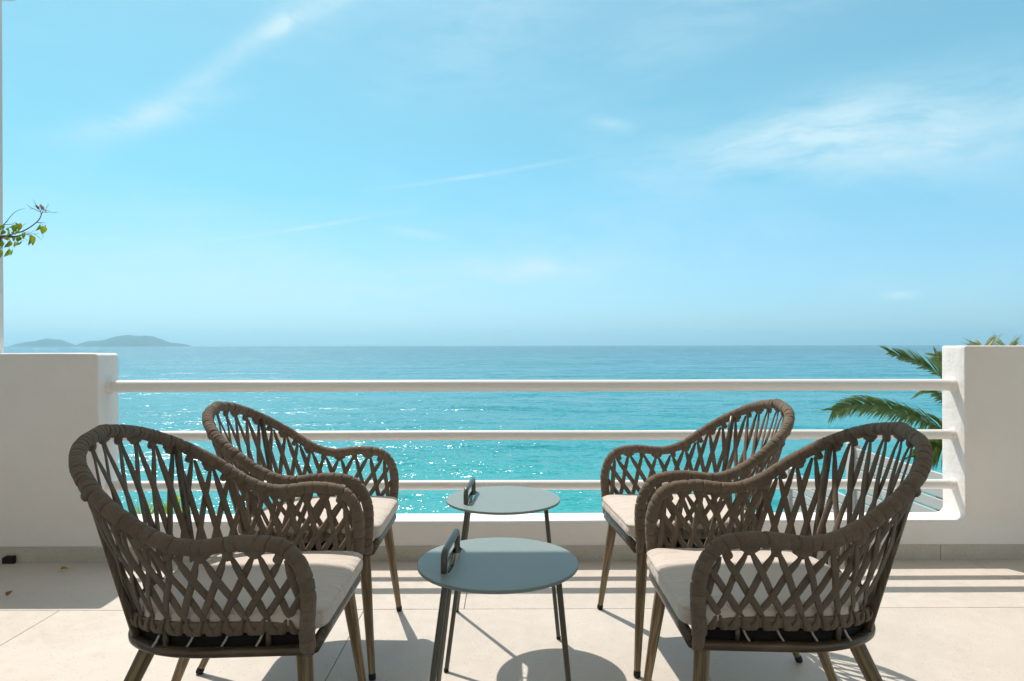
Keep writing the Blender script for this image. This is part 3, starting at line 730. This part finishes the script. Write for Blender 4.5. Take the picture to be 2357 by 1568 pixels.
# ------------------------------------------------------------------ small tree at the left with its leafy branch reaching in
YT = 2.45
tree = empty('small_tree', (-2.50, YT-.1, 0))
tag(tree, 'leafy branch of a small tree reaching in from the left edge, green and yellow leaves', 'tree')
def LP(cx, cy, dy=0): return D(cx*.11747, 441.9+cy*.11747, YT+dy) - tree.location
m_ = MB(); tp = [Vector((0, 0, 0)), Vector((.03, .0, .5)), Vector((-.02, .03, 1.0)), Vector((.02, .05, 1.45)), Vector((.0, .06, 1.9))]
m_.tube(catmull(tp, 6), [.032-.022*i/24 for i in range(25)], 12); m_.build('trunk', M['bark'], tree)
br = MB()
def twig(pts, r0, r1, mb):
    P = catmull([LP(*p) if not isinstance(p, Vector) else p for p in pts], 6); mb.tube(P, [r0+(r1-r0)*i/(len(P)-1) for i in range(len(P))], 6)
br.tube(catmull([tp[3], Vector((.12, .08, 1.50)), LP(-300, 960, .0), LP(0, 890), LP(150, 872), LP(300, 880), LP(420, 845)], 6), [.011-.0085*i/36 for i in range(37)], 8)
br.build('limb', M['twig'], tree)
tw = [([(0, 905), (120, 870), (260, 820), (420, 780), (560, 710), (715, 597), (790, 500), (808, 445)], .0032, .0017), ([(808, 445), (795, 385), (770, 335), (720, 270), (645, 150)], .0015, .0006),
      ([(795, 390), (700, 350), (600, 305), (522, 248)], .0013, .0006), ([(700, 350), (640, 325), (578, 350)], .0009, .0005), ([(808, 445), (840, 385), (855, 340), (890, 345), (1020, 403), (1128, 395)], .0013, .0006),
      ([(820, 410), (890, 402), (970, 408)], .0009, .0005), ([(900, 330), (925, 285), (955, 235)], .0009, .0005), ([(760, 300), (785, 262), (815, 230)], .0009, .0005), ([(770, 310), (710, 292), (655, 275)], .0009, .0005), ([(800, 370), (830, 325)], .0009, .0005),
      ([(-40, 720), (0, 700), (80, 632), (160, 540), (250, 435), (350, 365), (480, 325)], .0020, .0006), ([(80, 640), (150, 640), (230, 632), (300, 600)], .0014, .0008), ([(110, 605), (165, 570)], .0008, .0005),
      ([(715, 597), (800, 600), (918, 607)], .0011, .0005), ([(740, 600), (800, 615), (840, 655)], .001, .0006), ([(420, 845), (520, 830), (650, 825), (755, 818)], .0014, .0006), ([(450, 655), (515, 612)], .0008, .0005),
      ([(460, 780), (520, 830), (560, 850)], .0012, .0007), ([(540, 820), (620, 790), (700, 748)], .0009, .0005), ([(480, 800), (580, 778)], .0008, .0005), ([(680, 830), (760, 890), (822, 940)], .0009, .0005), ([(430, 880), (480, 910), (540, 962)], .0009, .0005), ([(845, 830), (838, 905)], .0007, .0005),
      ([(20, 930), (70, 990), (115, 1045)], .0012, .0006), ([(280, 1060), (288, 1108)], .0007, .0005), ([(440, 955), (480, 968)], .0007, .0005), ([(130, 890), (170, 1000), (180, 1110)], .0012, .0006), ([(-60, 900), (-20, 1000), (0, 1120)], .0015, .0008)]
for pts, r0, r1 in tw:
    mb = MB(); twig(pts, r0, r1, mb); mb.build('twig', M['twig'], tree)
def hang(cx, cy, ln, ang, wd, roll_, mat='leaf', dy=0, fold=.35, curl=.25):
    """leaf from its stem point (cx,cy), pointing ang degrees (0 = right, -90 = down)"""
    L = ln*.11747/1506*YT; V, F = leaf_mesh(L, L*wd, curl, fold, cx*7+cy)
    o = mesh('leaf', V, F, M[mat], tree); a = math.radians(ang)
    xax = Vector((math.cos(a), .12*math.sin(cx), math.sin(a))).normalized(); yax = Vector((0, 1, 0)).cross(xax).normalized()   # in-plane side
    zax = xax.cross(yax); yv = yax*math.cos(roll_)+zax*math.sin(roll_); zv = xax.cross(yv)
    p = LP(cx, cy, dy)
    o.matrix_local = Matrix(((xax.x, yv.x, zv.x, p.x), (xax.y, yv.y, zv.y, p.y), (xax.z, yv.z, zv.z, p.z), (0, 0, 0, 1)))
for args in [(780, 630, 150, -112, .42, .5), (850, 665, 165, -97, .40, -.2), (870, 640, 130, -75, .34, .9), (590, 835, 235, -82, .30, .35), (655, 860, 190, -100, .24, -.7), (560, 840, 150, -70, .28, 1.0),
             (300, 600, 180, -75, .33, .5), (285, 640, 150, -95, .36, -.4), (400, 605, 190, -92, .30, .8), (370, 610, 185, -76, .30, .1), (255, 640, 110, -125, .25, .6), (130, 700, 130, -60, .30, .5), (110, 740, 120, -15, .30, .9),
             (30, 650, 130, -60, .42, .4), (80, 745, 110, -110, .45, .1), (-10, 640, 130, -100, .4, -.6), (160, 770, 120, -95, .40, .5), (220, 800, 120, -20, .34, .9), (300, 790, 120, 15, .25, 1.0), (430, 800, 130, -70, .38, .2),
             (210, 905, 150, 188, .26, .9), (110, 900, 140, -20, .26, .8), (230, 900, 110, -40, .40, .3), (350, 860, 120, -80, .45, .2), (400, 880, 100, -105, .45, .4), (300, 920, 100, -30, .40, .3), (215, 955, 170, -125, .36, .2), (290, 970, 115, -90, .48, .3),
             (345, 960, 110, -85, .3, .7), (420, 950, 140, -118, .26, .6), (30, 990, 150, -75, .38, .6), (0, 940, 170, -100, .40, .1), (190, 1115, 180, -118, .36, .25), (235, 1120, 150, -95, .24, .9), (0, 1130, 210, -80, .34, .6), (-50, 1100, 200, -90, .4, .2),
             (-90, 700, 170, -80, .4, .3), (-110, 900, 180, -60, .4, .5), (-160, 800, 180, -100, .4, .1)]:
    hang(*args, dy=random.uniform(-.05, .05))
hang(845, 350, 115, 118, .30, .2, 'leaf_dry', 0, .2, .1); hang(860, 350, 95, -40, .16, .4, 'leaf_dry', 0, .2, .1); hang(765, 345, 115, 122, .20, .5, 'leaf_dry')
for (cx, cy) in ((-500, 700), (-700, 500), (-420, 400), (-650, 950), (-900, 700), (-560, 150), (-850, 250), (-360, 1050)):      # rest of the crown, beyond the frame
    for q in range(7): hang(cx-350+random.uniform(-120, 120), cy+random.uniform(-150, 150), 180, random.uniform(-130, -50), .38, random.uniform(-1, 1), dy=random.uniform(-.2, .2))
    mb = MB(); mb.tube(catmull([tp[3 if cy > 600 else 4], (tp[4]+LP(cx-350, cy))/2 + Vector((0, .05, .02)), LP(cx-350, cy)], 5), [.008-.006*i/10 for i in range(11)], 6); mb.build('twig', M['twig'], tree)

# ------------------------------------------------------------------ spiky plants behind the sill at left
def spiky(px, py, Y, n_, L, lab, seed):
    tip = D(px, py, Y); base_ = Vector((tip.x, Y, -.44)); rnd = random.Random(seed)
    root = tag(empty('spiky_plant', base_), lab, 'plant', 'spiky plants behind the sill')
    m_ = MB(); m_.tube([(0, 0, 0), (.01, 0, tip.z-L*.75-base_.z)], [.03, .022], 8); m_.build('stem', M['bark'], root)
    c = Vector((.01, 0, tip.z-L*.8-base_.z))
    for k in range(n_):
        az_ = rnd.uniform(0, 2*math.pi); el_ = math.radians(rnd.uniform(25, 88)); d = Vector((math.cos(az_)*math.cos(el_), math.sin(az_)*math.cos(el_), math.sin(el_)))
        ll = L*rnd.uniform(.75, 1.05); V = []; F = []; side = d.cross(Vector((0, 0, 1))).normalized()
        for i in range(7):
            t = i/6; p = c + d*ll*t - Vector((0, 0, 1))*.10*ll*t*t; wd = .0105*(1-t)**.7+.0004; nn_ = side.cross(d)
            V += [p-side*wd+nn_*wd*.4, p, p+side*wd+nn_*wd*.4]
        for i in range(6): F += [(i*3, i*3+3, i*3+4, i*3+1), (i*3+1, i*3+4, i*3+5, i*3+2)]
        mesh('leaf_blade', V, F, M['spiky'], root)
spiky(326, 1150, 3.62, 30, .22, 'lime green spiky plant tip behind the sill, leftmost, seen through the front chair', 1)
spiky(408, 1146, 3.60, 30, .25, 'taller lime green spiky plant behind the sill, seen through the front left chair', 2)
spiky(375, 1162, 3.75, 26, .20, 'darker low spiky plant between the two lime ones behind the sill', 3)

# ------------------------------------------------------------------ slatted fence stepping down toward the beach
fx = 3.4
fence = empty('slatted_fence', (fx, 4.4, -4)); tag(fence, 'pale horizontal board fence stepping down toward the sea behind the right pillar', 'fence')
def fbox(name, a, b, mat):
    m_ = MB(); m_.box([a[i]-fence.location[i] for i in range(3)], [b[i]-fence.location[i] for i in range(3)]); o = m_.build(name, mat, fence, smooth=False); bevel(o, .004, 1); return o
for (ya, yb, ztop, npl) in ((3.9, 6.40, .037, 12), (6.52, 7.86, -.475, 12)):
    for k in range(npl):
        z1 = ztop-k*.102; fbox('board', (fx-.011+random.uniform(-.002, .002), ya, z1-.089), (fx+.011, yb, z1+random.uniform(-.001, .001)), M['fence'])
for (y, z, w_) in ((6.46, .075, .055), (7.92, -.44, .055), (3.95, .03, .05)):
    fbox('post', (fx-.045, y-w_, -4.0), (fx+.045, y+w_, z), M['fence_post'])
for y in (5.2, 7.2): fbox('post', (fx+.0115, y-.03, -4.0), (fx+.06, y+.03, -.03 if y < 6 else -.5), M['fence_post'])

# ------------------------------------------------------------------ palm beyond the right pillar
PC = D(2335, 1075, 7.4)
palm = empty('palm_tree', (PC.x+.15, PC.y+.1, -3.9)); tag(palm, 'date palm with feathery fronds showing round the right pillar', 'palm tree')
def pl(v): return Vector(v)-palm.location
m_ = MB(); tp = catmull([Vector((.1, .1, -.4)), Vector((0, 0, 1.2)), Vector((-.05, 0, 2.4)), pl(PC)-Vector((0, 0, .05))], 8)
m_.tube(tp, [.19-.04*i/(len(tp)-1)+.012*(i % 2) for i in range(len(tp))], 16); m_.build('trunk', M['trunk'], palm)
def frond(ctrl, leaf_len, seed, droop=.35, nleaf=64, turn=50, fan=False):
    droop *= .6
    nleaf = int(nleaf*2.1); leaf_len *= 1.12
    rnd = random.Random(seed); P = Path(catmull([pl(c) for c in ctrl], 14)); root = None
    m_ = MB(); m_.tube([P.at(P.L*i/30) for i in range(31)], [.013-.0115*i/30 for i in range(31)], 6); root = m_.build('frond', M['rachis'], palm)
    V = []; F = []
    for k in range(nleaf):
        t = .12+.88*k/(nleaf-1)
        for sd in (-1, 1):
            if rnd.random() < .04: continue
            p = P.at(P.L*min(1, t+rnd.uniform(-.004, .004))); tg = P.tan(P.L*min(t, .99)); s0 = tg.cross(Vector((0, 0, 1))).normalized(); n0 = s0.cross(tg); a_ = math.radians(turn); side = (s0*math.cos(a_)+n0*math.sin(a_))*sd; upv = n0*math.cos(a_)-s0*math.sin(a_)
            ln = leaf_len*(math.sin(math.pi*min(1, .24+.76*t))**.4)*rnd.uniform(.85, 1.1) if t < .97 else leaf_len*.45
            fwd = 1.05+.9*t
            if fan and t > .86: ln = leaf_len*rnd.uniform(.55, .85); fwd = rnd.uniform(.5, 2.6)
            d = (side*.9 + tg*fwd + upv*rnd.uniform(.15, .55)).normalized()
            wd = .0120; w_ax = d.cross(upv+side*.5*rnd.uniform(-1, 1)).normalized(); b0 = len(V)
            for i in range(5):
                u = i/4; q = p + d*ln*u + Vector((0, 0, -1))*ln*droop*u*u*rnd.uniform(.8, 1.2); w_ = wd*(1, .95, .8, .45, .03)[i]
                V += [q-w_ax*w_, q+w_ax*w_]
            for i in range(4): F.append((b0+2*i, b0+2*i+1, b0+2*i+3, b0+2*i+2))
    lf = mesh('leaflets', V, F, M['frond'], root); lf['kind'] = 'stuff'
def pd(px, py, y): return D(px, py, y)
frond([PC, pd(2265, 965, 7.3), pd(2190, 885, 7.2), pd(2120, 838, 7.1), pd(2050, 812, 7.0)], .34, 1, .25)
frond([PC, pd(2270, 1035, 7.1), pd(2165, 985, 6.8), pd(2060, 945, 6.6), pd(1975, 930, 6.5), pd(1918, 945, 6.4)], .36, 2, .45, 70)
frond([PC, pd(2262, 905, 7.7), pd(2262, 830, 8.0), pd(2264, 799, 8.2)], .34, 3, .1, 110, 15, True)
frond([PC, pd(2300, 930, 7.8), pd(2312, 850, 8.2), pd(2318, 802, 8.4)], .30, 4, .1, 100, 15, True)
frond([PC, pd(2262, 960, 7.9), pd(2200, 860, 8.3), pd(2155, 818, 8.6)], .34, 5, .2, 46)
frond([PC, pd(2290, 1010, 7.0), pd(2225, 960, 6.7), pd(2150, 905, 6.6), pd(2128, 898, 6.6)], .34, 6, .5, 46)
frond([PC, pd(2240, 1045, 7.2), pd(2180, 1025, 7.0), pd(2140, 1030, 6.9), pd(2105, 1050, 6.8)], .36, 7, .8, 46)
frond([PC, pd(2430, 960, 7.4), pd(2540, 900, 7.4), pd(2680, 890, 7.4)], .36, 8, .4, 50)
frond([PC, pd(2420, 1050, 7.0), pd(2560, 1030, 6.6), pd(2700, 1090, 6.3)], .36, 9, .5, 50)
frond([PC, pd(2380, 920, 8.0), pd(2450, 840, 8.6), pd(2520, 822, 9.0)], .34, 10, .3, 46)
frond([PC, pd(2300, 1080, 7.2), pd(2230, 1110, 7.0), pd(2195, 1190, 6.9)], .34, 11, .6, 46)
frond([PC, pd(2400, 1100, 7.6), pd(2500, 1160, 7.9), pd(2560, 1260, 8.1)], .34, 12, .6, 46)

# ------------------------------------------------------------------ far sailing boat
bp = D(909.5, 795.6, 7000); bp.z = SEA
bt = empty('sailing_boat', bp); tag(bt, 'tiny sailing boat on the horizon left of centre', 'boat')
m_ = MB(); V = []
for (x, hw) in ((-7, .9), (-4, 1.7), (0, 2.0), (4, 1.5), (7.5, .1)): V += [(x, -hw, 1.5), (x, 0, -.4), (x, hw, 1.5)]
m_.add(V, [(i*3+k, i*3+3+k, i*3+4+k, i*3+1+k) for i in range(4) for k in range(2)] + [(i*3, i*3+2, i*3+5, i*3+3) for i in range(4)]); m_.build('hull', M['hull'], bt)
m_ = MB(); m_.tube([(0, 0, 1), (0, 0, 19)], .12, 8); m_.build('mast', M['sail'], bt)
m_ = MB(); m_.add([(-.2, 0, 2.5), (-6.5, .5, 2.7), (-.2, 0, 18.5), (-2.8, .7, 7), (-.2, .12, 2.5), (-6.5, .62, 2.7), (-.2, .12, 18.5), (-2.8, .82, 7)], [(0, 1, 3), (0, 3, 2), (1, 2, 3), (4, 7, 5), (4, 6, 7), (5, 7, 6)]); m_.build('sail', M['sail'], bt)

# ------------------------------------------------------------------ air
m = bpy.data.materials.new('sea_air'); m.use_nodes = True; t = NT(m.node_tree); t.n.remove(t.n['Principled BSDF'])
v = t.node('ShaderNodeVolumePrincipled'); v.inputs['Color'].default_value = (.46, .84, 1, 1); v.inputs['Density'].default_value = 7e-5; v.inputs['Anisotropy'].default_value = .3
t.l.new(v.outputs[0], t.n['Material Output'].inputs['Volume'])
mb = MB(); mb.box((-15500, -40, SEA-4), (15500, 15500, 240)); hz = mb.build('haze', m, smooth=False); tag(hz, 'thin pale sea haze in the air', kind='stuff')
